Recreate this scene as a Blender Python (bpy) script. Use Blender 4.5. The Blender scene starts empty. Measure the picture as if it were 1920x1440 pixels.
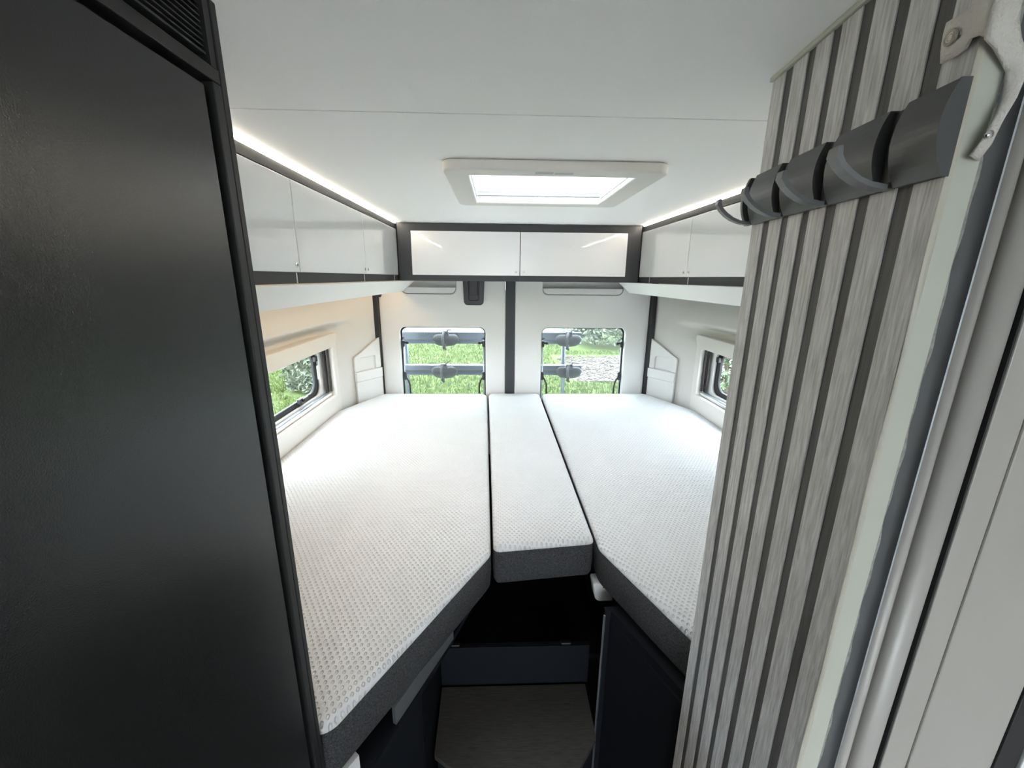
import bpy, bmesh, math, random
from mathutils import Vector, Matrix

S = bpy.context.scene
COL = S.collection

# ------------------------------------------------------------------ camera
CAM = (0.0, 0.0, 1.64)
PITCH, YAW, ROLL = 0.254213, 0.035419, 0.009481
cd = bpy.data.cameras.new('camera'); cam = bpy.data.objects.new('camera', cd); COL.objects.link(cam)
cd.sensor_width = 36.0; cd.sensor_fit = 'HORIZONTAL'; cd.lens = 36.0 * 767.83 / 1920.0; cd.clip_start = 0.02; cd.clip_end = 400
cp, sp, cy, sy = math.cos(PITCH), math.sin(PITCH), math.cos(YAW), math.sin(YAW)
F = Vector((sy * cp, cy * cp, -sp)); RT = Vector((cy, -sy, 0)); UP = RT.cross(F)
R2 = RT * math.cos(ROLL) + UP * math.sin(ROLL); U2 = UP * math.cos(ROLL) - RT * math.sin(ROLL)
m = Matrix.Identity(4)
for i in range(3):
    m[i][0], m[i][1], m[i][2], m[i][3] = R2[i], U2[i], -F[i], CAM[i]
cam.matrix_world = m
S.camera = cam

# ------------------------------------------------------------------ light of the place
W = bpy.data.worlds.new('overcast_sky'); S.world = W; W.use_nodes = True
bg = W.node_tree.nodes['Background']; bg.inputs['Color'].default_value = (0.86, 0.93, 1.0, 1); bg.inputs['Strength'].default_value = 4.9
S.view_settings.view_transform = 'Standard'; S.view_settings.look = 'None'
S.view_settings.gamma = 1.0; S.view_settings.use_curve_mapping = False
S.view_settings.exposure = 1.97
LED_POWER = 17.0
LED_WALL_POWER = 3.8

# ------------------------------------------------------------------ materials
def newmat(name):
    mt = bpy.data.materials.new(name); mt.use_nodes = True
    nt = mt.node_tree
    return mt, nt, nt.nodes['Principled BSDF']
def N(nt, typ, **kw):
    n = nt.nodes.new(typ)
    for k, v in kw.items(): setattr(n, k, v)
    return n
def plain(name, col, rough=0.5, metal=0.0, bump=None, coat=0.0, var=0.0, spec=0.5):
    """bump = (scale, strength); var = colour mottling"""
    mt, nt, b = newmat(name)
    b.inputs['Base Color'].default_value = (*col, 1); b.inputs['Roughness'].default_value = rough
    b.inputs['Metallic'].default_value = metal; b.inputs['Coat Weight'].default_value = coat
    b.inputs['Coat Roughness'].default_value = 0.02; b.inputs['Specular IOR Level'].default_value = spec
    if bump or var:
        tc = N(nt, 'ShaderNodeTexCoord'); nz = N(nt, 'ShaderNodeTexNoise')
        nz.inputs['Scale'].default_value = bump[0] if bump else 60; nz.inputs['Detail'].default_value = 4
        nt.links.new(tc.outputs['Object'], nz.inputs['Vector'])
        if bump:
            bp = N(nt, 'ShaderNodeBump'); bp.inputs['Strength'].default_value = bump[1]; bp.inputs['Distance'].default_value = 0.002
            nt.links.new(nz.outputs['Fac'], bp.inputs['Height']); nt.links.new(bp.outputs['Normal'], b.inputs['Normal'])
        if var:
            rp = N(nt, 'ShaderNodeValToRGB')
            rp.color_ramp.elements[0].position = 0.3; rp.color_ramp.elements[1].position = 0.7
            rp.color_ramp.elements[0].color = (*[c * (1 - var) for c in col], 1); rp.color_ramp.elements[1].color = (*[min(1, c * (1 + var)) for c in col], 1)
            nt.links.new(nz.outputs['Fac'], rp.inputs['Fac']); nt.links.new(rp.outputs['Color'], b.inputs['Base Color'])
    return mt
def emit(name, col, power):
    mt, nt, b = newmat(name)
    b.inputs['Base Color'].default_value = (*col, 1); b.inputs['Emission Color'].default_value = (*col, 1); b.inputs['Emission Strength'].default_value = power
    return mt
def glass(name, tint=(0.93, 0.96, 0.97), haze=0.0):
    """thin sheet: transparent with a mirror share that grows towards grazing view, and a milky share for hazy acrylic"""
    mt = bpy.data.materials.new(name); mt.use_nodes = True; nt = mt.node_tree; nt.nodes.clear(); L = nt.links.new
    o = N(nt, 'ShaderNodeOutputMaterial'); mx = N(nt, 'ShaderNodeMixShader'); t = N(nt, 'ShaderNodeBsdfTransparent'); g = N(nt, 'ShaderNodeBsdfGlossy')
    lw = N(nt, 'ShaderNodeLayerWeight'); lw.inputs['Blend'].default_value = 0.5
    pw = N(nt, 'ShaderNodeMath', operation='POWER'); pw.inputs[1].default_value = 5; L(lw.outputs['Facing'], pw.inputs[0])
    ma = N(nt, 'ShaderNodeMath', operation='MULTIPLY_ADD'); ma.inputs[1].default_value = 0.8; ma.inputs[2].default_value = 0.02; L(pw.outputs[0], ma.inputs[0])
    t.inputs['Color'].default_value = (*tint, 1); g.inputs['Roughness'].default_value = 0.01
    L(ma.outputs[0], mx.inputs['Fac']); L(g.outputs[0], mx.inputs[2])
    src = t.outputs[0]
    if haze:
        tr = N(nt, 'ShaderNodeBsdfTranslucent'); tr.inputs['Color'].default_value = (0.9, 0.92, 0.95, 1)
        hz = N(nt, 'ShaderNodeMixShader'); hz.inputs['Fac'].default_value = haze
        L(src, hz.inputs[1]); L(tr.outputs[0], hz.inputs[2]); src = hz.outputs[0]
    L(src, mx.inputs[1]); L(mx.outputs[0], o.inputs['Surface'])
    return mt
def stretched(name, c0, c1, scale, rough=0.6, bump=0.15, lo=0.35, hi=0.65, detail=6, spec=0.3):
    """fibrous grain: noise squeezed by a per-axis scale"""
    mt, nt, b = newmat(name)
    tc = N(nt, 'ShaderNodeTexCoord'); mp = N(nt, 'ShaderNodeMapping'); nz = N(nt, 'ShaderNodeTexNoise'); rp = N(nt, 'ShaderNodeValToRGB'); bp = N(nt, 'ShaderNodeBump')
    mp.inputs['Scale'].default_value = scale; nz.inputs['Scale'].default_value = 1; nz.inputs['Detail'].default_value = detail; nz.inputs['Roughness'].default_value = 0.65
    nz.inputs['Distortion'].default_value = 0.4
    rp.color_ramp.elements[0].position = lo; rp.color_ramp.elements[1].position = hi
    rp.color_ramp.elements[0].color = (*c0, 1); rp.color_ramp.elements[1].color = (*c1, 1)
    bp.inputs['Strength'].default_value = bump; bp.inputs['Distance'].default_value = 0.001
    L = nt.links.new
    L(tc.outputs['Object'], mp.inputs['Vector']); L(mp.outputs[0], nz.inputs['Vector']); L(nz.outputs['Fac'], rp.inputs['Fac']); L(rp.outputs['Color'], b.inputs['Base Color'])
    L(nz.outputs['Fac'], bp.inputs['Height']); L(bp.outputs[0], b.inputs['Normal'])
    b.inputs['Roughness'].default_value = rough; b.inputs['Specular IOR Level'].default_value = spec
    return mt
def knit(name):
    """white mattress ticking with staggered knitted dimples"""
    mt, nt, b = newmat(name); L = nt.links.new
    tc = N(nt, 'ShaderNodeTexCoord'); sx = N(nt, 'ShaderNodeSeparateXYZ'); L(tc.outputs['Object'], sx.inputs[0])
    def cosn(sock, pitch):
        a = N(nt, 'ShaderNodeMath', operation='MULTIPLY'); a.inputs[1].default_value = 2 * math.pi / pitch; L(sock, a.inputs[0])
        c = N(nt, 'ShaderNodeMath', operation='COSINE'); L(a.outputs[0], c.inputs[0]); return c.outputs[0]
    p = N(nt, 'ShaderNodeMath', operation='MULTIPLY'); L(cosn(sx.outputs['X'], 0.0128), p.inputs[0]); L(cosn(sx.outputs['Y'], 0.0180), p.inputs[1])
    mr = N(nt, 'ShaderNodeMapRange', interpolation_type='SMOOTHSTEP'); mr.inputs['From Min'].default_value = 0.15; mr.inputs['From Max'].default_value = 0.85
    mr.inputs['To Min'].default_value = 1; mr.inputs['To Max'].default_value = 0; L(p.outputs[0], mr.inputs['Value'])
    nz = N(nt, 'ShaderNodeTexNoise'); nz.inputs['Scale'].default_value = 900; L(tc.outputs['Object'], nz.inputs['Vector'])
    ad = N(nt, 'ShaderNodeMath', operation='MULTIPLY_ADD'); ad.inputs[1].default_value = 0.12; L(nz.outputs['Fac'], ad.inputs[0]); L(mr.outputs[0], ad.inputs[2])
    bp = N(nt, 'ShaderNodeBump'); bp.inputs['Strength'].default_value = 1.0; bp.inputs['Distance'].default_value = 0.0028; L(ad.outputs[0], bp.inputs['Height'])
    L(bp.outputs[0], b.inputs['Normal'])
    b.inputs['Base Color'].default_value = (0.70, 0.70, 0.70, 1); b.inputs['Roughness'].default_value = 0.85; b.inputs['Specular IOR Level'].default_value = 0.2
    b.inputs['Sheen Weight'].default_value = 0.15
    return mt

M = {}
M['ceiling'] = plain('ceiling_fabric_white', (0.92, 0.92, 0.915), 0.8, bump=(700, 0.12), spec=0.2)
M['gloss'] = plain('gloss_white_laminate', (0.73, 0.735, 0.74), 0.25, coat=1.0)
M['anthracite'] = plain('anthracite_laminate', (0.040, 0.042, 0.046), 0.5, bump=(900, 0.1), spec=0.35)
M['tower'] = plain('black_laminate', (0.017, 0.0175, 0.018), 0.27, bump=(900, 0.08), spec=0.5)
M['towerframe'] = plain('black_frame_laminate', (0.017, 0.0175, 0.018), 0.5, bump=(900, 0.08), spec=0.4)
M['vent'] = plain('black_vent_plastic', (0.03, 0.031, 0.033), 0.45)
M['cream'] = plain('off_white_moulding', (0.70, 0.69, 0.665), 0.55, bump=(500, 0.06), spec=0.3)
M['board'] = plain('white_light_board', (0.86, 0.86, 0.85), 0.5, spec=0.3)
M['wallfab'] = plain('warm_grey_wall_lining', (0.66, 0.64, 0.605), 0.8, bump=(600, 0.12), spec=0.2)
M['frame'] = plain('window_surround_cream', (0.72, 0.695, 0.65), 0.45, spec=0.35)
M['skyframe'] = plain('skylight_frame_ivory', (0.70, 0.68, 0.645), 0.4, spec=0.4)
M['white'] = plain('white_plastic', (0.78, 0.78, 0.77), 0.4)
M['brown'] = plain('dark_brown_channel', (0.035, 0.03, 0.028), 0.5)
M['rubber'] = plain('black_rubber', (0.012, 0.012, 0.013), 0.6)
M['black'] = plain('black_plastic', (0.018, 0.018, 0.02), 0.42)
M['hook'] = plain('charcoal_hook_plastic', (0.066, 0.068, 0.07), 0.4, bump=(1500, 0.06))
M['hook_lit'] = plain('lit_hook_plastic', (0.17, 0.175, 0.18), 0.4)  # rail plastic made lighter: light on the hook undersides put into the colour
M['brass'] = plain('dull_snap_metal', (0.34, 0.32, 0.27), 0.4, metal=0.7)
M['alu'] = plain('brushed_aluminium', (0.50, 0.53, 0.57), 0.35, metal=0.85)
M['rackalu'] = plain('weathered_aluminium', (0.15, 0.17, 0.20), 0.45, metal=0.6)
M['chrome'] = plain('chrome', (0.75, 0.75, 0.75), 0.12, metal=1.0)
M['knit'] = knit('white_dimpled_ticking')
M['border'] = stretched('grey_melange_border', (0.022, 0.023, 0.025), (0.088, 0.089, 0.093), (330, 330, 420), 0.9, 0.4, 0.36, 0.66, spec=0.15)
M['slat'] = stretched('grey_oak_slat', (0.35, 0.345, 0.34), (0.70, 0.695, 0.69), (260, 260, 22), 0.55, 0.25, 0.30, 0.68)
M['groove'] = stretched('dark_oak_backing', (0.075, 0.072, 0.072), (0.125, 0.121, 0.12), (150, 150, 10), 0.6, 0.15)
M['edge'] = plain('pale_green_edge_band', (0.50, 0.515, 0.445), 0.5, spec=0.3)
M['bead'] = plain('cream_glue_bead', (0.50, 0.48, 0.40), 0.45, bump=(200, 0.4))
M['foam'] = plain('mottled_foam_tape', (0.28, 0.275, 0.255), 0.8, bump=(220, 0.8), var=0.2)
M['profile'] = plain('grey_door_profile', (0.39, 0.375, 0.345), 0.35, spec=0.5)
M['leaf'] = plain('light_grey_door_leaf', (0.39, 0.372, 0.337), 0.42, spec=0.5)
M['strap'] = plain('off_white_webbing', (0.66, 0.63, 0.585), 0.9, bump=(500, 0.7), spec=0.1)
M['bluegrey'] = plain('dark_blue_grey_panel', (0.010, 0.012, 0.016), 0.6, spec=0.12)
M['mat'] = stretched('dark_oak_step_lid', (0.045, 0.041, 0.036), (0.075, 0.069, 0.062), (25, 260, 260), 0.6, 0.08)
M['floor'] = stretched('oak_floor', (0.16, 0.15, 0.135), (0.26, 0.24, 0.215), (120, 8, 120), 0.55, 0.08)
M['led'] = emit('warm_led_diffuser', (1.0, 0.90, 0.76), LED_POWER)
M['ledwall'] = emit('warm_led_wall_diffuser', (1.0, 0.72, 0.42), LED_WALL_POWER)
M['glass'] = glass('tinted_acrylic_pane')
M['rearglass'] = glass('hazy_rear_pane', (0.80, 0.84, 0.85), 0.011)
M['dome'] = glass('clear_skylight_acrylic', (0.66, 0.67, 0.68))
M['sticker'] = plain('grey_print_label', (0.45, 0.45, 0.45), 0.5)
M['paper'] = plain('white_sticker', (0.8, 0.8, 0.8), 0.5)

# ------------------------------------------------------------------ mesh helpers
def link(name, me, mat, parent=None, smooth=False):
    o = bpy.data.objects.new(name, me); COL.objects.link(o)
    if mat is not None and not me.materials: me.materials.append(M[mat] if isinstance(mat, str) else mat)
    if smooth:
        for p in me.polygons: p.use_smooth = True
    if parent is not None:
        o.parent = parent
        q = parent
        off = Vector((0, 0, 0))
        while q is not None: off += q.location; q = q.parent
        o.location = -off
    return o
def tag(o, label=None, cat=None, group=None, kind=None):
    if label: o['label'] = label
    if cat: o['category'] = cat
    if group: o['group'] = group
    if kind: o['kind'] = kind
    return o
def thing(name, loc, label=None, cat=None, group=None, kind=None):
    o = bpy.data.objects.new(name, None); COL.objects.link(o); o.location = loc; o.empty_display_size = 0.05
    return tag(o, label, cat, group, kind)
def frombm(name, bm, mat, parent=None, smooth=False):
    bmesh.ops.recalc_face_normals(bm, faces=bm.faces)
    me = bpy.data.meshes.new(name); bm.to_mesh(me); bm.free()
    return link(name, me, mat, parent, smooth)
def addbox(bm, x0, x1, y0, y1, z0, z1, bev=0.0, seg=2):
    r = bmesh.ops.create_cube(bm, size=1.0)
    vs = r['verts']
    for v in vs:
        v.co = Vector((x0 + (v.co.x + .5) * (x1 - x0), y0 + (v.co.y + .5) * (y1 - y0), z0 + (v.co.z + .5) * (z1 - z0)))
    if bev > 0:
        es = list({e for v in vs for e in v.link_edges})
        bmesh.ops.bevel(bm, geom=es, offset=bev, segments=seg, affect='EDGES', profile=0.5)
def box(name, x0, x1, y0, y1, z0, z1, mat, parent=None, bev=0.0, seg=2):
    bm = bmesh.new(); addbox(bm, x0, x1, y0, y1, z0, z1, bev, seg)
    return frombm(name, bm, mat, parent)
def prism(name, pts, axis, a, b, mat, parent=None, smooth=False, bev=0.0):
    """closed outline extruded along an axis; pts are the two other coordinates in xyz order"""
    bm = bmesh.new()
    def mk(p, t):
        return {'x': (t, p[0], p[1]), 'y': (p[0], t, p[1]), 'z': (p[0], p[1], t)}[axis]
    A = [bm.verts.new(mk(p, a)) for p in pts]; B = [bm.verts.new(mk(p, b)) for p in pts]
    n = len(pts)
    for i in range(n): bm.faces.new((A[i], A[(i + 1) % n], B[(i + 1) % n], B[i]))
    bm.faces.new(A[::-1]); bm.faces.new(B)
    if bev: bmesh.ops.bevel(bm, geom=list(bm.edges), offset=bev, segments=2, affect='EDGES', profile=0.5)
    return frombm(name, bm, mat, parent, smooth)
def rrect(x0, x1, y0, y1, r, n=6):
    rs = r if isinstance(r, (tuple, list)) else (r,) * 4
    out = []
    for (cx, cyy, a0, rr) in ((x1 - rs[0], y1 - rs[0], 0, rs[0]), (x0 + rs[1], y1 - rs[1], 90, rs[1]), (x0 + rs[2], y0 + rs[2], 180, rs[2]), (x1 - rs[3], y0 + rs[3], 270, rs[3])):
        for i in range(n + 1):
            a = math.radians(a0 + 90 * i / n); out.append((cx + rr * math.cos(a), cyy + rr * math.sin(a)))
    return out
def plate(name, loops, o, u, v, w, depth, mat, parent=None, bevel=0.0):
    """flat sheet with holes: loops in (u, v), depth along w starting at origin o"""
    cu = bpy.data.curves.new('tmp_curve', 'CURVE'); cu.dimensions = '2D'; cu.fill_mode = 'BOTH'
    cu.extrude = max(depth / 2 - bevel, 0.00001); cu.bevel_depth = bevel; cu.bevel_resolution = 1; cu.offset = -bevel
    for lp in loops:
        s = cu.splines.new('POLY'); s.points.add(len(lp) - 1); s.use_cyclic_u = True
        for pt, q in zip(s.points, lp): pt.co = (q[0], q[1], 0, 1)
    ob = bpy.data.objects.new('tmp_curve', cu); COL.objects.link(ob)
    dg = bpy.context.evaluated_depsgraph_get(); dg.update()
    me = bpy.data.meshes.new_from_object(ob.evaluated_get(dg))
    bpy.data.objects.remove(ob); bpy.data.curves.remove(cu)
    o, u, v, w = map(Vector, (o, u, v, w))
    for vt in me.vertices:
        vt.co = o + u * vt.co.x + v * vt.co.y + w * (vt.co.z + depth / 2)
    me.name = name
    me.materials.clear()
    bm = bmesh.new(); bm.from_mesh(me); bmesh.ops.remove_doubles(bm, verts=bm.verts, dist=1e-6); bmesh.ops.recalc_face_normals(bm, faces=bm.faces); bm.to_mesh(me); bm.free()
    return link(name, me, mat, parent)
def tube(name, pts, r, mat, parent=None, n=8, caps=True):
    bm = bmesh.new(); addtube(bm, pts, r, n, caps); return frombm(name, bm, mat, parent, True)
def addtube(bm, pts, r, n=8, caps=True):
    pts = [Vector(p) for p in pts]; rings = []
    ref = None
    for i, p in enumerate(pts):
        d = (pts[min(i + 1, len(pts) - 1)] - pts[max(i - 1, 0)]).normalized()
        if ref is None: ref = Vector((0, 0, 1)) if abs(d.z) < .9 else Vector((1, 0, 0))
        a = d.cross(ref).normalized(); b = a.cross(d).normalized(); ref = b
        rr = r[i] if isinstance(r, (list, tuple)) else r
        rings.append([bm.verts.new(p + a * math.cos(2 * math.pi * k / n) * rr + b * math.sin(2 * math.pi * k / n) * rr) for k in range(n)])
    for i in range(len(rings) - 1):
        for k in range(n): bm.faces.new((rings[i][k], rings[i][(k + 1) % n], rings[i + 1][(k + 1) % n], rings[i + 1][k]))
    if caps: bm.faces.new(rings[0][::-1]); bm.faces.new(rings[-1])
def disc(name, c, axis, r, h, mat, parent=None, n=16):
    a = Vector(axis).normalized(); c = Vector(c)
    return tube(name, [c, c + a * h], r, mat, parent, n)
def sheet(name, fn, nu, nv, mat, parent=None, thick=0.0, skip=None, smooth=True):
    vs = [fn(i, j) for j in range(nv) for i in range(nu)]
    fs = [(j * nu + i, j * nu + i + 1, (j + 1) * nu + i + 1, (j + 1) * nu + i) for j in range(nv - 1) for i in range(nu - 1) if not (skip and skip(i, j))]
    me = bpy.data.meshes.new(name); me.from_pydata(vs, [], fs); me.update()
    o = link(name, me, mat, parent, smooth)
    if thick:
        md = o.modifiers.new('thickness', 'SOLIDIFY'); md.thickness = thick; md.offset = 0
    return o
def fillet(poly, rs, n=7):
    out = []
    k = len(poly)
    for i in range(k):
        p = Vector(poly[i]); a = (Vector(poly[i - 1]) - p).normalized(); b = (Vector(poly[(i + 1) % k]) - p).normalized()
        r = rs[i] if isinstance(rs, (list, tuple)) else rs
        ang = a.angle(b); d = r / math.tan(ang / 2); cc = p + (a + b).normalized() * (r / math.sin(ang / 2))
        s = p + a * d; e = p + b * d
        a0 = math.atan2(s.y - cc.y, s.x - cc.x); a1 = math.atan2(e.y - cc.y, e.x - cc.x)
        da = (a1 - a0 + math.pi) % (2 * math.pi) - math.pi
        for j in range(n + 1):
            t = a0 + da * j / n; out.append((cc.x + r * math.cos(t), cc.y + r * math.sin(t)))
    return out
def inset(loop, d):
    n = len(loop); out = []
    area = sum(loop[i][0] * loop[(i + 1) % n][1] - loop[(i + 1) % n][0] * loop[i][1] for i in range(n))
    sg = 1 if area > 0 else -1
    for i in range(n):
        a = Vector(loop[i - 1]); p = Vector(loop[i]); b = Vector(loop[(i + 1) % n])
        e1 = (p - a).normalized(); e2 = (b - p).normalized()
        n1 = Vector((-e1.y, e1.x)) * sg; n2 = Vector((-e2.y, e2.x)) * sg
        mm = (n1 + n2).normalized(); k = d / max(0.4, mm.dot(n1))
        out.append((p.x + mm.x * k, p.y + mm.y * k))
    return out
def rings_mesh(name, rings, mat, parent=None, cap0=False, cap1=False, smooth=True):
    bm = bmesh.new(); R = [[bm.verts.new(p) for p in r] for r in rings]; n = len(rings[0])
    for i in range(len(R) - 1):
        for k in range(n): bm.faces.new((R[i][k], R[i][(k + 1) % n], R[i + 1][(k + 1) % n], R[i + 1][k]))
    if cap0: bm.faces.new(R[0][::-1])
    if cap1: bm.faces.new(R[-1])
    return frombm(name, bm, mat, parent, smooth)

XM = 0.11                                   # the van's middle plane
def mx(x, side): return x if side == 'left' else 2 * XM - x

# ------------------------------------------------------------------ shell of the van
ZC = 1.894
fl = tag(box('floor', -0.95, 1.17, -3.0, 2.45, -0.05, 0.0, 'floor'), 'dark wooden van floor', kind='structure')

ce = thing('ceiling', (0.1, 0.5, ZC), 'white lined van ceiling', kind='structure')
plate('ceiling_panel', [[(-0.95, -3.0), (1.17, -3.0), (1.17, 0.7472), (-0.95, 0.7472)]], (0, 0, ZC), (1, 0, 0), (0, 1, 0), (0, 0, 1), 0.012, 'ceiling', ce, 0.0008)
plate('ceiling_panel', [[(-0.95, 0.7505), (1.17, 0.7505), (1.17, 2.45), (-0.95, 2.45)], rrect(-0.085, 0.345, 1.04, 1.445, 0.02)], (0, 0, ZC), (1, 0, 0), (0, 1, 0), (0, 0, 1), 0.012, 'ceiling', ce, 0.0008)
plate('roof_skin', [[(-0.95, -3.0), (1.17, -3.0), (1.17, 2.5), (-0.95, 2.5)], rrect(-0.10, 0.36, 1.02, 1.465, 0.02)], (0, 0, ZC + 0.013), (1, 0, 0), (0, 1, 0), (0, 0, 1), 0.03, 'white', ce)

tag(plate('wall_front', [[(-0.95, 0), (1.17, 0), (1.17, 1.9), (-0.95, 1.9)], rrect(-0.80, 1.02, 0.92, 1.62, 0.12)], (0, -3.02, 0), (1, 0, 0), (0, 0, 1), (0, -1, 0), 0.03, 'cream'), 'cab front of the van with windscreen opening', kind='structure')
BASE = [(0.40, -0.862), (1.93, -0.862), (2.05, -0.850), (2.14, -0.825), (2.212, -0.801), (2.372, -0.700), (2.45, -0.695)]
def base(y):
    if y <= BASE[0][0]: return BASE[0][1]
    for (a, xa), (b, xb) in zip(BASE, BASE[1:]):
        if y <= b: return xa + (xb - xa) * (y - a) / (b - a)
    return BASE[-1][1]
def sm(a, b, t):
    t = max(0, min(1, (t - a) / (b - a))); return t * t * (3 - 2 * t)
WY0, WY1, WZ0, WZ1 = 1.23, 2.085, 1.03, 1.305
ys = sorted([0.45, 0.7, 1.0] + [WY0, WY1] + [1.23 + 0.0305 * i for i in range(1, 28)] + [2.10 + 0.0175 * i for i in range(1, 21)])
zs = [0.3, 0.6, 0.9, WZ0, 1.10, 1.17, 1.24, WZ1, 1.33, 1.36, 1.38, 1.39, 1.396, 1.402, 1.408, 1.414, 1.42, 1.43, 1.45, 1.48, 1.52, 1.56, 1.60, 1.66]
def wallx(y, z):
    fade = 1 - sm(2.10, 2.27, y)
    step = sm(1.388, 1.420, z)
    return base(y) + fade * (-0.022 * (1 - step) * sm(1.31, 1.38, z) + 0.030 * step * (1 - 0.45 * sm(1.42, 1.62, z)))
for side in ('left', 'right'):
    wl = thing('wall_' + side, (mx(-0.86, side), 1.4, 0.3), 'warm grey lined side wall of the van', kind='structure')
    sheet('wall_lining', lambda i, j: (mx(wallx(ys[i], zs[j]), side), ys[i], zs[j]), len(ys), len(zs), 'wallfab', wl, 0.0,
          skip=lambda i, j: WY0 - 1e-4 <= ys[i] and ys[i + 1] <= WY1 + 1e-4 and WZ0 - 1e-4 <= zs[j] and zs[j + 1] <= WZ1 + 1e-4)
    a, b = sorted((mx(-0.93, side), mx(-0.905, side)))
    plate('body_side', [[(-3.0, 0), (2.47, 0), (2.47, 1.92), (-3.0, 1.92)], rrect(WY0 + 0.0, WY1 + 0.0, WZ0, WZ1, 0.06)], (a, 0, 0), (0, 1, 0), (0, 0, 1), (1, 0, 0), b - a, 'white', wl)

# ------------------------------------------------------------------ side windows
def side_window(idx, side, label):
    s = 1 if side == 'left' else -1
    w = thing('window_%d' % idx, (mx(-0.85, side), 1.66, 0.97), label, kind='structure')
    def pl(name, loops, x, d, mat, bev=0.0, par=w):     # x: front face towards the room, d: depth outwards
        return plate(name, loops, (mx(x, side), 0, 0), (0, 1, 0), (0, 0, 1), (-s, 0, 0), d, mat, par, bev)
    so = rrect(1.15, 2.135, 0.95, 1.36, (0.022, 0.022, 0.02, 0.02)); si = rrect(1.245, 2.068, 1.043, 1.292, (0.012,) * 4)
    pl('surround', [so, si], -0.832, 0.055, 'frame', 0.004)
    # blind channel lining the reveal
    pl('blind_channel', [rrect(1.235, 2.078, 1.033, 1.302, 0.012), rrect(1.2455, 2.0675, 1.0435, 1.2915, 0.012)], -0.8875, 0.022, 'brown')
    bl = pl('blind_rail', [rrect(1.25, 2.060, 1.0455, 1.062, 0.004)], -0.868, 0.010, 'alu', 0.002)
    pl('blind_rail', [rrect(1.25, 2.060, 1.0455, 1.057, 0.003)], -0.855, 0.009, 'white', 0.002)
    pl('inner_frame', [rrect(1.246, 2.066, 1.044, 1.291, (0.03,) * 4), rrect(1.275, 2.015, 1.068, 1.285, (0.05,) * 4, 8)], -0.886, 0.012, 'white', 0.002)
    pl('guide_strip', [rrect(2.034, 2.060, 1.064, 1.286, 0.003)], -0.866, 0.008, 'brown', 0.001)
    pl('guide_strip', [rrect(2.050, 2.0625, 1.066, 1.286, 0.003)], -0.851, 0.007, 'black', 0.001)
    gk = pl('gasket', [rrect(1.262, 2.028, 1.055, 1.295, 0.055, 8), rrect(1.300, 1.985, 1.090, 1.278, (0.055,) * 4, 8)], -0.8985, 0.014, 'rubber', 0.002)
    pl('window_pane', [rrect(1.27, 2.02, 1.06, 1.29, 0.05, 8)], -0.914, 0.004, 'glass')
    # turn latches
    for (yy, zz) in ((1.80, 1.096), (1.45, 1.096)):
        l = box('latch', *sorted((mx(-0.897, side), mx(-0.878, side))), yy - 0.024, yy + 0.024, zz - 0.016, zz + 0.010, 'black', w, 0.004)
        box('latch_lever', *sorted((mx(-0.878, side), mx(-0.868, side))), yy - 0.008, yy + 0.040, zz - 0.004, zz + 0.010, 'black', l, 0.003)
    l = box('latch', *sorted((mx(-0.897, side), mx(-0.880, side))), 1.975, 1.998, 1.235, 1.262, 'black', w, 0.004)
    if side == 'left':
        pl('care_sticker', [[(1.985, 1.145), (2.006, 1.145), (2.006, 1.215), (1.985, 1.215)]], -0.8845, 0.0008, 'paper')
    return w
side_window(1, 'left', 'tilting side window beside the wide left mattress, warm lit cream surround')
side_window(2, 'right', 'side window partly hidden behind the slatted partition, grey lit surround')

# ------------------------------------------------------------------ corner trim panels with pockets
def corner_panel(side, label):
    A = Vector((mx(-0.801, side), 2.212, 0)); B = Vector((mx(-0.690, side), 2.385, 0)); u = (B - A).normalized()
    nrm = Vector((u.y, -u.x, 0)) * (1 if side == 'left' else -1)     # towards the room
    t = thing('corner_trim_panel', (A.x, A.y, 0.93), label, 'trim panel', 'corner trim panels beside the rear doors')
    o = A + nrm * 0.002
    outer = fillet([(0.016, 0.93), (0.200, 0.93), (0.200, 1.304), (0.016, 1.208)], [0.004, 0.004, 0.004, 0.02])
    pk = rrect(0.046, 0.162, 1.128, 1.203, (0.014, 0.014, 0.003, 0.003))
    # split in three pieces by the joints
    top = fillet([(0.016, 1.1275), (0.200, 1.1275), (0.200, 1.304), (0.016, 1.208)], [0.002, 0.002, 0.004, 0.02])
    notch = rrect(0.046, 0.162, 1.1282, 1.203, (0.014, 0.014, 0.001, 0.001))
    plate('upper_piece', [top, notch], o, u, (0, 0, 1), nrm, 0.013, 'cream', t, 0.0015)
    plate('pocket_back', [rrect(0.040, 0.168, 1.1275, 1.209, 0.01)], o - nrm * 0.001, u, (0, 0, 1), nrm, 0.002, 'cream', t)
    plate('middle_piece', [rrect(0.017, 0.200, 1.072, 1.126, 0.002)], o, u, (0, 0, 1), nrm, 0.019, 'cream', t, 0.0015)
    plate('lower_piece', [rrect(0.017, 0.200, 0.93, 1.0705, 0.002)], o, u, (0, 0, 1), nrm, 0.015, 'cream', t, 0.0015)
corner_panel('left', 'cream trim panel with pocket beside the warm lit left wall')
corner_panel('right', 'pale grey trim panel with pocket beside the half hidden side window')

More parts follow.
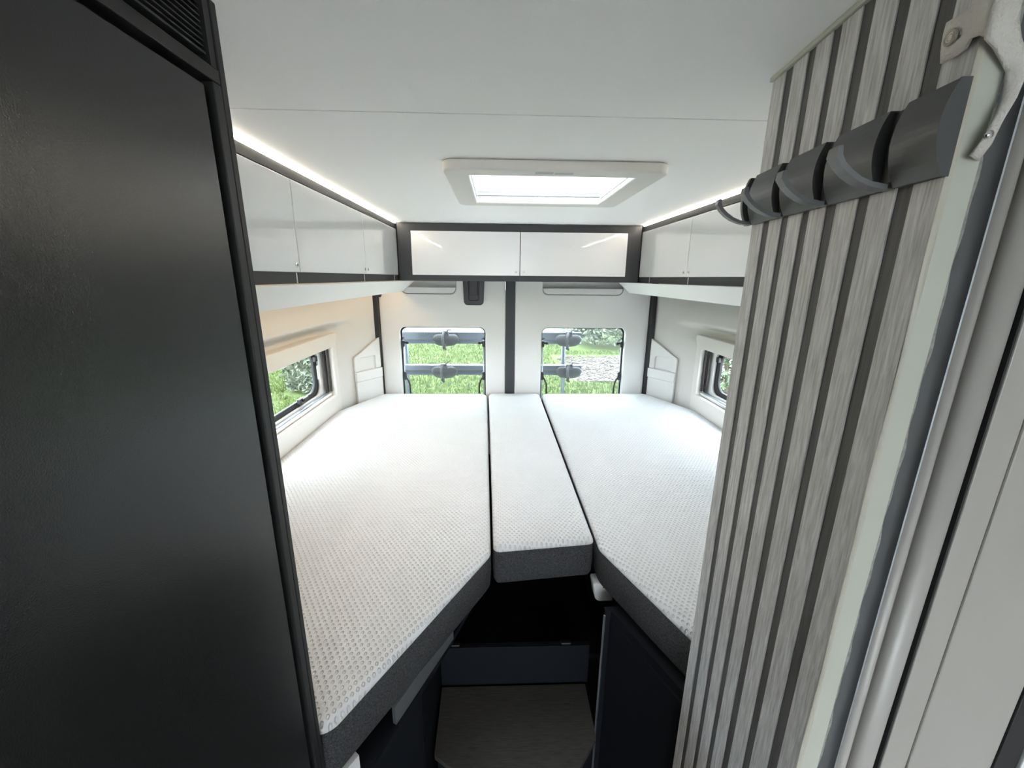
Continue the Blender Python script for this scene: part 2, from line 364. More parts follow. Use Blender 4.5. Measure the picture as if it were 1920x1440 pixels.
# ------------------------------------------------------------------ rear doors
YD = 2.40
def rear_door(idx, x0, x1, wx0, wx1, slot0, slot1, label):
    d = thing('door_%d' % idx, ((x0 + x1) / 2, YD, 0.2), label, kind='structure')
    # z runs downwards in no case: u = x, v = z, w = y
    hole = rrect(wx0, wx1, 0.88, 1.357, 0.034, 8)
    slot = rrect(slot0 - 0.003, slot1 + 0.003, 1.546, 1.66, (0.004, 0.004, 0.033, 0.033))
    plate('door_lining', [[(x0, 0.1), (x1, 0.1), (x1, 1.9), (x0, 1.9)], hole, slot], (0, YD, 0), (1, 0, 0), (0, 0, 1), (0, 1, 0), 0.035, 'cream', d, 0.004)
    plate('pocket_lip', [rrect(slot0 + 0.0, slot1, 1.549, 1.583, (0.002, 0.002, 0.03, 0.03))], (0, YD + 0.0005, 0), (1, 0, 0), (0, 0, 1), (0, 1, 0), 0.020, 'cream', d, 0.002)
    box('pocket_back', slot0 - 0.01, slot1 + 0.01, YD + 0.036, YD + 0.05, 1.53, 1.67, 'cream', d)
    plate('door_skin', [[(x0, 0.1), (x1, 0.1), (x1, 1.92), (x0, 1.92)], rrect(wx0 - 0.004, wx1 + 0.004, 0.876, 1.361, 0.036, 8)], (0, YD + 0.052, 0), (1, 0, 0), (0, 0, 1), (0, 1, 0), 0.006, 'white', d)
    w = thing('window_%d' % (idx + 2), ((wx0 + wx1) / 2, YD + 0.04, 0.88), label.replace('door', 'door window', 1), kind='structure')
    plate('gasket', [rrect(wx0 - 0.012, wx1 + 0.012, 0.868, 1.369, 0.04, 8), rrect(wx0 + 0.007, wx1 - 0.007, 0.89, 1.3495, 0.032, 8)], (0, YD + 0.036, 0), (1, 0, 0), (0, 0, 1), (0, 1, 0), 0.012, 'rubber', w, 0.002)
    plate('window_pane', [rrect(wx0 - 0.008, wx1 + 0.008, 0.872, 1.365, 0.036, 8)], (0, YD + 0.0482, 0), (1, 0, 0), (0, 0, 1), (0, 1, 0), 0.0035, 'rearglass', w)
    for sgn, xe in ((1, wx0), (-1, wx1)):
        yb = YD + 0.030
        # glazing bar at the pane's side
        tube('stay_rod', [(xe + sgn * 0.010, yb, 0.90), (xe + sgn * 0.013, yb, 1.25)], 0.004, 'alu', w)
        l = box('latch', *sorted((xe + sgn * 0.004, xe + sgn * 0.020)), yb - 0.010, yb + 0.008, 1.238, 1.275, 'black', w, 0.003)
        tube('latch_knob', [(xe + sgn * 0.018, yb, 1.262), (xe + sgn * 0.030, yb, 1.262), (xe + sgn * 0.032, yb, 1.262), (xe + sgn * 0.044, yb, 1.262)], [0.006, 0.006, 0.010, 0.009], 'black', l, 10)
        tube('latch_hook', [(xe + sgn * 0.006, yb, 1.282), (xe + sgn * 0.012, yb, 1.291), (xe + sgn * 0.022, yb, 1.288)], 0.0035, 'black', l)
        l2 = box('latch', *sorted((xe + sgn * 0.004, xe + sgn * 0.022)), yb - 0.010, yb + 0.008, 1.035, 1.085, 'black', w, 0.004)
        tube('latch_lever', [(xe + sgn * 0.016, yb, 1.055), (xe + sgn * 0.030, yb - .002, 1.035), (xe + sgn * 0.040, yb - .004, 1.005), (xe + sgn * 0.041, yb - .004, 0.945)], [0.006, 0.0055, 0.005, 0.0045], 'black', l2)
    return d
rear_door(1, -0.679, 0.0425, -0.574, -0.074, -0.545, -0.241, 'left rear door with cream lining and black handle')
rear_door(2, 0.0985, 0.887, 0.257, 0.757, 0.259, 0.72, 'right rear door with pale grey lining and no handle')
tag(box('trim_1', 0.0435, 0.0975, YD - 0.006, YD + 0.05, 0.2, 1.9, 'anthracite', None, 0.003), 'dark strip between the two rear doors', kind='structure')
tag(prism('trim_2', [(-0.706, YD - 0.032), (-0.680, YD - 0.032), (-0.680, YD + 0.05), (-0.706, YD + 0.05)], 'z', 0.2, 1.9, 'rubber', None, bev=0.003), 'black seal beside the left rear door', kind='structure')
tag(prism('trim_3', [(0.888, YD - 0.032), (0.914, YD - 0.032), (0.914, YD + 0.05), (0.888, YD + 0.05)], 'z', 0.2, 1.9, 'rubber', None, bev=0.003), 'black seal beside the right rear door', kind='structure')
# pull handle on the left door
h = thing('door_handle', (-0.138, YD - 0.01, 1.485), 'black recessed pull handle on the left rear door', 'handle')
plate('escutcheon', [fillet([(-0.193, 1.485), (-0.083, 1.485), (-0.076, 1.66), (-0.200, 1.66)], [0.022, 0.022, 0.01, 0.01]), fillet([(-0.165, 1.512), (-0.112, 1.512), (-0.108, 1.65), (-0.168, 1.65)], 0.008)], (0, YD - 0.016, 0), (1, 0, 0), (0, 0, 1), (0, 1, 0), 0.0155, 'black', h, 0.003)
box('recess', -0.170, -0.106, YD - 0.004, YD - 0.001, 1.508, 1.652, 'black', h)
box('pull', -0.160, -0.116, YD - 0.013, YD - 0.005, 1.540, 1.648, 'black', h, 0.003)
box('keyhole', -0.142, -0.132, YD - 0.018, YD - 0.0165, 1.496, 1.502, 'black', h)
# small sensor in the corner
h = thing('corner_sensor', (-0.668, YD - 0.006, 1.528), 'tiny black sensor knob on the left rear door corner', 'sensor')
prism('sensor_body', [(-0.678, 1.528), (-0.664, 1.526), (-0.658, 1.538), (-0.661, 1.550), (-0.675, 1.551)], 'y', YD - 0.018, YD - 0.001, 'black', h, bev=0.002)

# ------------------------------------------------------------------ overhead cabinets
def side_cab(side, y0, y1, d0, d1, knobs, label, strip):
    t = thing('overhead_cabinet', (mx(-0.68, side), (y0 + y1) / 2, 1.62), label, 'cabinet', 'gloss white overhead cabinets')
    a, b = sorted((mx(-0.858, side), mx(-0.500, side)))
    box('body', a, b, y0, y1, 1.6205, 1.890, 'anthracite', t, 0.001)
    a, b = sorted((mx(-0.4995, side), mx(-0.493, side)))
    d = box('door', a, b, d0, d1, 1.648, 1.862, 'gloss', t, 0.0012)
    for k in knobs:
        s = 1 if side == 'left' else -1
        disc('lock_button', (mx(-0.4929, side), k, 1.665), (s, 0, 0), 0.0055, 0.002, 'chrome', d)
    for k in strip:
        a, b = sorted((mx(-0.4998, side), mx(-0.4985, side)))
        box('edge_strip', a, b, k, k + 0.004, 1.6215, 1.6465, 'white', t)
side_cab('left', 0.486, 1.0765, 0.50, 1.0755, [1.060], 'white overhead cabinet above the side window, meeting the black tower', [1.066])
side_cab('left', 1.0775, 1.6095, 1.0785, 1.6085, [1.592], 'white overhead cabinet over the left mattress, second from the black tower', [1.598])
side_cab('left', 1.6105, 2.385, 1.6115, 2.119, [1.628], 'white overhead cabinet over the left mattress, in the corner by the rear doors', [2.060])
side_cab('right', 0.63, 1.150, 0.632, 1.149, [1.130], 'white overhead cabinet wholly behind the slatted partition', [])
side_cab('right', 1.151, 1.5835, 1.152, 1.5825, [1.564], 'white overhead cabinet over the right mattress, half covered by the slatted partition', [1.575])
side_cab('right', 1.5845, 2.385, 1.5855, 2.119, [1.605], 'white overhead cabinet over the right mattress, in the corner by the rear doors', [1.985])
def rear_cab(x0, x1, d0, d1, k, label):
    t = thing('overhead_cabinet', ((x0 + x1) / 2, 2.26, 1.62), label, 'cabinet', 'gloss white overhead cabinets')
    box('body', x0, x1, 2.1265, 2.380, 1.6205, 1.892, 'anthracite', t, 0.001)
    d = box('door', d0, d1, 2.120, 2.126, 1.649, 1.856, 'gloss', t, 0.0012)
    disc('lock_button', (k, 2.1199, 1.665), (0, -1, 0), 0.0055, 0.002, 'chrome', d)
rear_cab(-0.4915, 0.1090, -0.424, 0.1078, 0.090, 'white overhead cabinet across the rear, above the black door handle')
rear_cab(0.1095, 0.7115, 0.1112, 0.6415, 0.130, 'white overhead cabinet across the rear, above the door without handle')

# led strips where ceiling meets the side cabinets
for side, y0, lab in (('left', 0.486, 'glowing warm led strip along the ceiling above the left cabinets'), ('right', 0.63, 'glowing warm led strip along the ceiling above the right cabinets')):
    t = thing('led_strip', (mx(-0.49, side), 1.3, 1.88), lab, 'light')
    a, b = sorted((mx(-0.4995, side), mx(-0.4945, side)))
    box('channel', a, b, y0, 2.118, 1.8645, 1.8865, 'anthracite', t)
    a, b = sorted((mx(-0.4985, side), mx(-0.4940, side)))
    box('diffuser', a, b, y0, 2.117, 1.8885, 1.8925, 'led', t, 0.001)

# slanted boards under the side cabinets
for side, y0, idx in (('left', 0.486, 4), ('right', 0.63, 5)):
    pts = [(mx(x, side), z) for x, z in ((-0.469, 1.6185), (-0.537, 1.5600), (-0.546, 1.5596), (-0.551, 1.5640), (-0.487, 1.6185))]
    tag(prism('trim_%d' % idx, pts, 'y', y0, 2.392, 'board', None), 'white slanted board under the %s cabinets' % side, kind='structure')
# warm led under the left board, towards the wall
t = thing('wall_led_strip', (-0.60, 1.4, 1.6085), 'warm led strip under the slanted board washing the left wall', 'light')
box('channel', -0.620, -0.588, 0.6, 2.35, 1.6135, 1.6195, 'white', t)
box('diffuser', -0.617, -0.591, 0.61, 2.34, 1.6085, 1.613, 'ledwall', t)

# ------------------------------------------------------------------ skylight
t = thing('skylight', (0.13, 1.24, 1.872), 'square ivory roof light with open blind set in the ceiling', 'skylight')
fo = rrect(-0.127, 0.391, 1.000, 1.475, 0.03, 8); fi = rrect(-0.068, 0.326, 1.056, 1.430, 0.006, 4)
plate('frame', [fo, fi], (0, 0, 1.871), (1, 0, 0), (0, 1, 0), (0, 0, 1), 0.0225, 'skyframe', t, 0.004)
plate('shaft', [rrect(-0.080, 0.338, 1.046, 1.438, 0.01), rrect(-0.072, 0.330, 1.054, 1.430, 0.01)], (0, 0, 1.8945), (1, 0, 0), (0, 1, 0), (0, 0, 1), 0.085, 'skyframe', t)
box('blind_bar', -0.0685, 0.3265, 1.405, 1.413, 1.890, 1.8985, 'alu', t, 0.002)
for xx in (-0.03, 0.13, 0.29):
    disc('rail_clip', (xx, 1.4045, 1.894), (0, -1, 0), 0.004, 0.003, 'white', t, 10)
box('blind_rail', -0.0705, -0.066, 1.058, 1.402, 1.885, 1.897, 'alu', t, 0.001)
box('blind_rail', 0.3235, 0.3285, 1.058, 1.402, 1.885, 1.897, 'white', t, 0.001)
# dome
def domef(i, j):
    u, v = i / 12, j / 12; x = -0.11 + 0.48 * u; y = 1.01 + 0.465 * v
    return (x, y, 1.982 + 0.06 * min(1, 4 * min(u, 1 - u, v, 1 - v)))
sheet('dome', domef, 13, 13, 'dome', t, 0.004)
box('sticker', 0.085, 0.126, 1.013, 1.030, 1.8706, 1.8709, 'sticker', t)
box('sticker', 0.130, 0.172, 1.015, 1.032, 1.8706, 1.8709, 'sticker', t)

# ------------------------------------------------------------------ black tower on the left
TX = -0.271
t = thing('tall_cupboard', (-0.58, -0.05, 0.0), 'tall matt black cupboard with recessed door and vent grille at the top', 'cupboard')
box('carcass', -0.86, TX - 0.022, -0.60, 0.470, 0.005, 1.890, 'towerframe', t)
box('end_panel', -0.86, TX - 0.0005, 0.472, 0.4816, 0.005, 1.892, 'towerframe', t, 0.0012)
box('stile', TX - 0.0225, TX, 0.4585, 0.4705, 0.005, 1.8185, 'towerframe', t, 0.001)
box('top_rail', TX - 0.0225, TX, -0.60, 0.4705, 1.8192, 1.8315, 'towerframe', t, 0.001)
box('door', TX - 0.0215, TX - 0.0025, -0.58, 0.449, 0.06, 1.812, 'tower', t, 0.0015)
g = box('vent_frame', TX - 0.0225, TX - 0.0015, 0.462, 0.4705, 1.8325, 1.890, 'towerframe', t)
box('vent_back', TX - 0.0215, TX - 0.020, -0.60, 0.461, 1.833, 1.890, 'vent', t)
box('vent_rail', TX - 0.018, TX - 0.004, -0.60, 0.461, 1.8405, 1.8425, 'vent', t)
for i in range(9):
    z = 1.8465 + i * 0.0049
    prism('louvre', [(TX - 0.017, z + 0.0022), (TX - 0.005, z), (TX - 0.005, z + 0.0013), (TX - 0.017, z + 0.0034)], 'y', 0.33, 0.4615, 'vent', t)
    prism('louvre', [(TX - 0.017, z + 0.0022), (TX - 0.005, z), (TX - 0.005, z + 0.0013), (TX - 0.017, z + 0.0034)], 'y', 0.10, 0.324, 'vent', t)
box('vent_divider', TX - 0.018, TX - 0.004, 0.3242, 0.3298, 1.843, 1.890, 'vent', t)

# ------------------------------------------------------------------ beds
ZB, ZM = 0.966, 0.846
def mattress(name, poly, rs, label, crown=0.006, sag=0.0):
    cx = sum(p[0] for p in poly) / len(poly); cyy = sum(p[1] for p in poly) / len(poly)
    t = thing(name, (cx, cyy, ZM), label, 'mattress')
    lp = fillet(poly, rs); dm = min(0.028, 0.8 * min(rs))
    def ring(d, z): return [(x, y, z) for x, y in (inset(lp, d) if d else lp)]
    rings_mesh('border', [ring(0.020, ZM), ring(0.006, ZM + 0.004), ring(0.001, ZM + 0.014), ring(-0.002, ZM + 0.05), ring(0.0, ZB - 0.020), ring(0.004, ZB - 0.017)], 'border', t, cap0=True)
    top = [ring(0.004, ZB - 0.0195), ring(-0.0005, ZB - 0.0165), ring(0.001, ZB - 0.010), ring(0.006, ZB - 0.004), ring(dm * 0.6, ZB - 0.0005), ring(dm, ZB + 0.0015)]
    last = inset(lp, dm)
    for k, zz in ((0.85, 0.5), (0.6, 0.85), (0.3, 1.0)):
        top.append([(cx + (x - cx) * k, cyy + (y - cyy) * k, ZB + 0.0015 + crown * zz) for x, y in last])
    o = rings_mesh('cover', top, 'knit', t, cap1=True)
    return t
mattress('mattress', [(-0.832, 0.488), (-0.262, 0.488), (-0.0185, 0.905), (-0.066, 2.374), (-0.685, 2.374), (-0.832, 2.04)], [0.03, 0.035, 0.055, 0.05, 0.05, 0.08], 'wide white dimpled mattress beside the black tower, grey fabric sides', crown=0.008)
mattress('mattress', [(-0.0115, 0.918), (0.2585, 0.948), (0.249, 2.372), (-0.0555, 2.372)], [0.018, 0.018, 0.03, 0.03], 'narrow white filler cushion between the two mattresses, charcoal front', crown=0.003)
mattress('mattress', [(0.2660, 0.920), (0.390, 0.622), (1.052, 0.622), (1.052, 2.04), (0.895, 2.374), (0.2605, 2.374)], [0.06, 0.03, 0.03, 0.08, 0.05, 0.04], 'white dimpled mattress behind the slatted partition, grey fabric sides', crown=0.006)

# bed boxes, ledges and the step between them
t = thing('bed_box', (-0.5, 1.4, 0.0), 'dark blue grey box under the wide left mattress', 'bed base')
prism('box_panel', [(-0.78, 0.49), (-0.236, 0.49), (-0.166, 0.700), (-0.170, 2.30), (-0.66, 2.30), (-0.78, 2.0)], 'z', 0.005, 0.783, 'bluegrey', t)
prism('top_board', [(-0.83, 0.49), (-0.240, 0.49), (-0.118, 0.780), (-0.062, 0.925), (-0.07, 2.36), (-0.83, 2.36)], 'z', 0.785, 0.800, 'bluegrey', t)
prism('slat_base', [(-0.82, 0.52), (-0.30, 0.52), (-0.16, 0.780), (-0.10, 0.925), (-0.10, 2.35), (-0.82, 2.35)], 'z', 0.801, 0.8455, 'bluegrey', t)
prism('rail', [(-0.196, 0.607), (-0.106, 0.800), (-0.113, 0.804), (-0.203, 0.611)], 'z', 0.801, 0.8445, 'alu', t)
prism('rail', [(-0.262, 0.492), (-0.238, 0.528), (-0.246, 0.534), (-0.270, 0.498)], 'z', 0.801, 0.8445, 'white', t)
t = thing('bed_box', (0.66, 1.4, 0.0), 'dark blue grey box under the right mattress, pale edge trim', 'bed base')
prism('box_panel', [(0.98, 0.628), (0.372, 0.628), (0.282, 0.838), (0.268, 0.838), (0.268, 0.850), (0.316, 0.852), (0.316, 2.30), (0.88, 2.30), (0.98, 2.0)], 'z', 0.005, 0.838, 'bluegrey', t)
prism('edge_trim', [(0.2625, 0.833), (0.266, 0.8305), (0.2685, 0.8335), (0.2652, 0.8368)], 'z', 0.05, 0.828, 'alu', t)
prism('top_board', [(0.368, 0.622), (0.372, 0.629), (0.286, 0.840), (0.281, 0.834)], 'z', 0.790, 0.815, 'bluegrey', t)
# white support bracket at the corner
t = thing('support_bracket', (0.288, 0.93, 0.79), 'white rounded plastic bracket under the right mattress corner', 'bracket')
plate('bracket_body', [fillet([(0.266, 0.786), (0.3145, 0.786), (0.3145, 0.8445), (0.256, 0.8445)], [0.016, 0.002, 0.002, 0.006])], (0, 0.925, 0), (1, 0, 0), (0, 0, 1), (0, 1, 0), 0.040, 'white', t, 0.003)
box('bracket_slot', 0.284, 0.300, 0.9235, 0.9248, 0.830, 0.837, 'black', t)
# step
t = thing('step_box', (0.05, 0.85, 0.0), 'dark step between the bed boxes with clipped corner wood lid', 'step')
prism('step_body', [(-0.150, 0.93), (0.246, 0.93), (0.246, 0.785), (0.19, 0.725), (-0.10, 0.725), (-0.150, 0.76)], 'z', 0.005, 0.484, 'bluegrey', t)
prism('lid', fillet([(-0.160, 0.925), (0.2535, 0.925), (0.2525, 0.780), (0.195, 0.713), (-0.105, 0.720), (-0.156, 0.752)], [0.003, 0.003, 0.006, 0.006, 0.006, 0.006], 3), 'z', 0.485, 0.500, 'mat', t, bev=0.001)
box('riser', -0.162, 0.262, 0.932, 0.948, 0.005, 0.630, 'bluegrey', t, 0.001)
l = box('catch', 0.180, 0.208, 0.934, 0.946, 0.6305, 0.637, 'black', t, 0.002)
l = box('catch', -0.130, -0.108, 0.934, 0.946, 0.6305, 0.637, 'black', t, 0.002)
tag(box('trim_6', -0.165, 0.314, 0.95, 2.35, 0.56, 0.58, 'bluegrey'), 'dark floor of the hollow under the beds', kind='structure')

# ------------------------------------------------------------------ slatted partition on the right
AN = math.radians(6.12)
P0 = Vector((0.357, 0.603, 0)); TD = Vector((math.sin(AN), math.cos(AN), 0)); ND = Vector((math.cos(AN), -math.sin(AN), 0))
def PP(s, off, z): return P0 + TD * s + ND * off + Vector((0, 0, z))
def pbox(name, s0, s1, o0, o1, z0, z1, mat, parent=None, bev=0.0):
    bm = bmesh.new(); addbox(bm, s0, s1, o0, o1, z0, z1, bev)
    for v in bm.verts: v.co = PP(v.co.x, v.co.y, v.co.z)
    return frombm(name, bm, mat, parent)
def pprism(name, pts, axis, a, b, mat, parent=None, smooth=False, bev=0.0):
    """pts in the partition's own frame: 's' axis -> (off, z); 'z' axis -> (s, off)"""
    bm = bmesh.new()
    mk = (lambda p, q: PP(q, p[0], p[1])) if axis == 's' else (lambda p, q: PP(p[0], p[1], q))
    A = [bm.verts.new(mk(p, a)) for p in pts]; B = [bm.verts.new(mk(p, b)) for p in pts]; n = len(pts)
    for i in range(n): bm.faces.new((A[i], A[(i + 1) % n], B[(i + 1) % n], B[i]))
    bm.faces.new(A[::-1]); bm.faces.new(B)
    if bev: bmesh.ops.bevel(bm, geom=list(bm.edges), offset=bev, segments=2, affect='EDGES', profile=0.5)
    return frombm(name, bm, mat, parent, smooth)
t = thing('slatted_partition', PP(-0.14, 0.009, 0.0), 'washroom partition clad in vertical grey oak slats with pale edge', 'partition')
pbox('backing_board', -0.2885, 0.0, 0.0008, 0.0065, 0.005, 1.888, 'groove', t)
pbox('core', -0.2885, -0.001, 0.0067, 0.0175, 0.005, 1.888, 'anthracite', t)
sl = [(-0.0325, -0.003), (-0.0765, -0.048), (-0.1175, -0.0905), (-0.158, -0.131), (-0.2025, -0.174), (-0.246, -0.217), (-0.2885, -0.262)]
for a, b in sl:
    pbox('slat', a, b, -0.0007, 0.0008, 0.005, 1.888, 'slat', t, 0.0003)
pbox('edge_band', -0.2915, -0.289, 0.0005, 0.0175, 0.005, 1.888, 'edge', t, 0.0004)
# wavy glue bead along the band
rnd = random.Random(4)
def beadf(i, j):
    z = 0.01 + 1.88 * i / 160
    if j == 0: return PP(-0.2902, -0.0021 + 0.0006 * math.sin(z * 31) * math.sin(z * 7), z)
    if j == 1: return PP(-0.2922, 0.0004 + 0.0005 * math.sin(z * 23 + 1), z)
    return PP(-0.2917, 0.0016 + 0.0009 * math.sin(z * 17 + 2) * math.sin(z * 5), z)
sheet('glue_bead', beadf, 161, 3, 'bead', t)
def foamf(i, j):
    z = 0.01 + 1.88 * i / 300
    if j == 0: return PP(-0.2880, 0.0176, z)
    return PP(-0.2875, 0.0225 + 0.0007 * math.sin(z * 60) + 0.0006 * math.sin(z * 143 + 1), z)
sheet('foam_tape', foamf, 301, 2, 'foam', t)
pbox('ceiling_bead', -0.29, 0.0, -0.004, 0.0175, 1.8885, 1.8935, 'edge', t, 0.0008)

# washroom door frame and folded door beside the partition
t = thing('washroom_door', PP(-0.28, 0.10, 0.0), 'light grey folding washroom door with ribbed frame beside the slatted partition', 'door')
pbox('frame_core', -0.268, -0.258, 0.0235, 0.30, 0.005, 1.888, 'profile', t)
pbox('gap_lining', -0.2705, -0.2685, 0.0228, 0.0350, 0.005, 1.888, 'profile', t)
pbox('mirror_edge', -0.2900, -0.2685, 0.0356, 0.0370, 0.005, 1.888, 'alu', t)
def halfround(o0, o1, s0, depth, n=12, skew=1.0):
    c = (o0 + o1) / 2; r = (o1 - o0) / 2
    return [(s0 - depth * math.sin(math.pi * k / n) ** skew, c + r * math.cos(math.pi * k / n)) for k in range(n + 1)]
pprism('frame_rib', halfround(0.0372, 0.0566, -0.2685, 0.0195), 'z', 0.005, 1.888, 'profile', t, True)
pprism('frame_rib', halfround(0.0568, 0.0800, -0.2685, 0.0210, 16, 0.3), 'z', 0.005, 1.888, 'profile', t, True)
pbox('seal_line', -0.2885, -0.2685, 0.0802, 0.0818, 0.005, 1.888, 'rubber', t)
pbox('door_leaf', -0.2895, -0.2685, 0.0820, 0.1064, 0.005, 1.888, 'leaf', t, 0.001)
pbox('door_leaf', -0.2910, -0.2685, 0.1066, 0.186, 0.005, 1.888, 'leaf', t, 0.0015)
pbox('edge_seal', -0.2925, -0.2685, 0.1862, 0.2072, 0.005, 1.888, 'rubber', t, 0.001)
pbox('jamb', -0.2950, -0.2685, 0.2075, 0.30, 0.005, 1.888, 'board', t, 0.001)
# unseen solid block for the washroom wall, put in to stop light
tag(box('wall_washroom', 0.40, 1.10, 0.37, 0.60, 0.0, 1.8885, 'cream'), 'unseen washroom wall block stopping light behind the slatted partition', kind='structure')

# ------------------------------------------------------------------ hook rail
t = thing('hook_rail', PP(-0.14, -0.01, 1.714), 'charcoal plastic coat rail with four fold-out hooks on the slatted partition', 'coat rack')
def railprof(z0=1.7140, z1=1.7760, bulge=0.0125, base=-0.0010, n=12):
    pts = [(base, z1)]
    for k in range(n + 1):
        f = k / n; z = z1 + (z0 - z1) * f
        pts.append((base - 0.002 - bulge * math.sin(math.pi * (0.10 + 0.84 * f)) ** 0.8, z))
    pts.append((base, z0)); return pts
slits = [(-0.2490, -0.2315), (-0.1695, -0.1520), (-0.0900, -0.0730), (-0.0120, 0.0030)]
cuts = [-0.2895] + [v for ab in slits for v in ab] + [0.009]
for a, b in zip(cuts[0::2], cuts[1::2]):
    pprism('rail_segment', railprof(), 's', a, b, 'hook', t)
pprism('end_cap', railprof(1.7137, 1.7763, 0.0128), 's', -0.2915, -0.2897, 'hook', t)
pprism('rail_core', railprof(1.7150, 1.7745, 0.0015), 's', -0.2890, 0.0085, 'hook', t)
outer = [(-0.0010, 1.7142), (-0.0100, 1.7140), (-0.0210, 1.7160), (-0.0310, 1.7200), (-0.0400, 1.7255), (-0.0475, 1.7320), (-0.0535, 1.7400)]
inner = [(-0.0525, 1.7470), (-0.0485, 1.7480), (-0.0480, 1.7405), (-0.0445, 1.7348), (-0.0380, 1.7290), (-0.0295, 1.7238), (-0.0200, 1.7200), (-0.0100, 1.7178), (-0.0010, 1.7178)]
for (a, b) in slits:
    # the hook has swung out of its slit on a pivot at the lower edge
    hk = pprism('hook', outer + inner, 's', a + 0.0035, b - 0.0020, 'hook_lit', t, bev=0.0004)
    pbox('pivot', a + 0.001, b - 0.001, -0.0075, -0.0020, 1.7142, 1.7195, 'black', hk, 0.001)
tube('screw_head', [PP(-0.0815, -0.0030, 1.744), PP(-0.0815, -0.0055, 1.744)], [0.0060, 0.0040], 'chrome', t, 14)

# ------------------------------------------------------------------ fabric strap with snap buttons
t = thing('snap_strap', PP(-0.295, 0.005, 1.725), 'off-white webbing strap with snap buttons over the partition edge', 'strap')
tabs = [((-0.2634, 1.8211), (-0.2662, 1.7944)), ((-0.2700, 1.8205), (-0.2765, 1.7946)), ((-0.2765, 1.8199), (-0.2840, 1.7958)), ((-0.2840, 1.8260), (-0.2875, 1.8000)), ((-0.2925, 1.8330), (-0.2935, 1.7990)), ((-0.2985, 1.8370), (-0.2985, 1.7950))]
sheet('strap_tab', lambda i, j: PP(tabs[i][0][0] + (tabs[i][1][0] - tabs[i][0][0]) * j / 4, -0.0045 - 0.0012 * math.sin(i * 1.3 + j * 0.8), tabs[i][0][1] + (tabs[i][1][1] - tabs[i][0][1]) * j / 4), 6, 5, 'strap', t, 0.0016)
# cross band and hanging tail, draped over the end of the partition
left = [(-0.006, 1.8330), (-0.0065, 1.815), (-0.0060, 1.7945), (0.0015, 1.7900), (0.010, 1.7830), (0.0160, 1.7768), (0.0169, 1.7690), (0.0165, 1.7592), (0.0130, 1.7498), (0.0090, 1.7360), (0.0042, 1.7255)]
right = [(0.0140, 1.8340), (0.0130, 1.8200), (0.0150, 1.8060), (0.0185, 1.7960), (0.0215, 1.7880), (0.0236, 1.7780), (0.0240, 1.7690), (0.0236, 1.7607), (0.0206, 1.7465), (0.0185, 1.7330), (0.0120, 1.7225)]
def bandf(i, j):
    a, b = left[i], right[i]; f = j / 6
    return PP(-0.2965 - 0.0022 * math.sin(i * 0.9 + f * 3.0) - 0.002 * math.sin(f * math.pi), a[0] + (b[0] - a[0]) * f, a[1] + (b[1] - a[1]) * f)
sheet('strap_band', bandf, 11, 7, 'strap', t, 0.0018)
bm = bmesh.new()
for rr, tt in ((0.0042, 0.0011), (0.0020, 0.0008)):
    pts = [PP(-0.2724 + rr * math.cos(q), -0.0068, 1.8079 + rr * math.sin(q)) for q in [2 * math.pi * k / 20 for k in range(21)]]
    addtube(bm, pts, tt, 8, False)
frombm('snap_button', bm, 'brass', t, True)
disc('snap_button', PP(-0.2724, -0.0063, 1.8079), -ND, 0.0042, 0.0012, 'strap', t)
disc('snap_stud', PP(-0.3000, 0.0100, 1.7375), -TD, 0.0026, 0.002, 'chrome', t)

# ------------------------------------------------------------------ outdoors
G = -0.62
def grass_mat():
    mt, nt, b = newmat('lawn_grass'); L = nt.links.new
    tc = N(nt, 'ShaderNodeTexCoord')
    n1 = N(nt, 'ShaderNodeTexNoise'); n1.inputs['Scale'].default_value = 7; n1.inputs['Detail'].default_value = 8; n1.inputs['Roughness'].default_value = 0.7
    L(tc.outputs['Object'], n1.inputs['Vector'])
    rp = N(nt, 'ShaderNodeValToRGB'); e = rp.color_ramp.elements
    e[0].position = 0.30; e[0].color = (0.040, 0.060, 0.016, 1); e[1].position = 0.72; e[1].color = (0.125, 0.15, 0.060, 1)
    k = rp.color_ramp.elements.new(0.5); k.color = (0.075, 0.103, 0.032, 1)
    L(n1.outputs['Fac'], rp.inputs['Fac']); L(rp.outputs['Color'], b.inputs['Base Color'])
    b.inputs['Roughness'].default_value = 0.9; b.inputs['Specular IOR Level'].default_value = 0.1
    return mt
M['grass'] = grass_mat()
M['litter'] = plain('dry_leaf_litter', (0.125, 0.105, 0.09), 0.9, bump=(40, 1.0), var=0.4)
M['path'] = plain('pale_gravel_path', (0.15, 0.14, 0.12), 0.9, bump=(60, 0.6), var=0.15)
M['leafgreen'] = plain('grey_green_leaf', (0.085, 0.105, 0.065), 0.5, var=0.45)
M['leafdark'] = plain('dark_green_leaf', (0.04, 0.07, 0.025), 0.45, var=0.5)
M['leafbright'] = plain('fresh_green_leaf', (0.075, 0.13, 0.035), 0.5, var=0.4)
M['twig'] = plain('brown_twig', (0.10, 0.075, 0.055), 0.8)

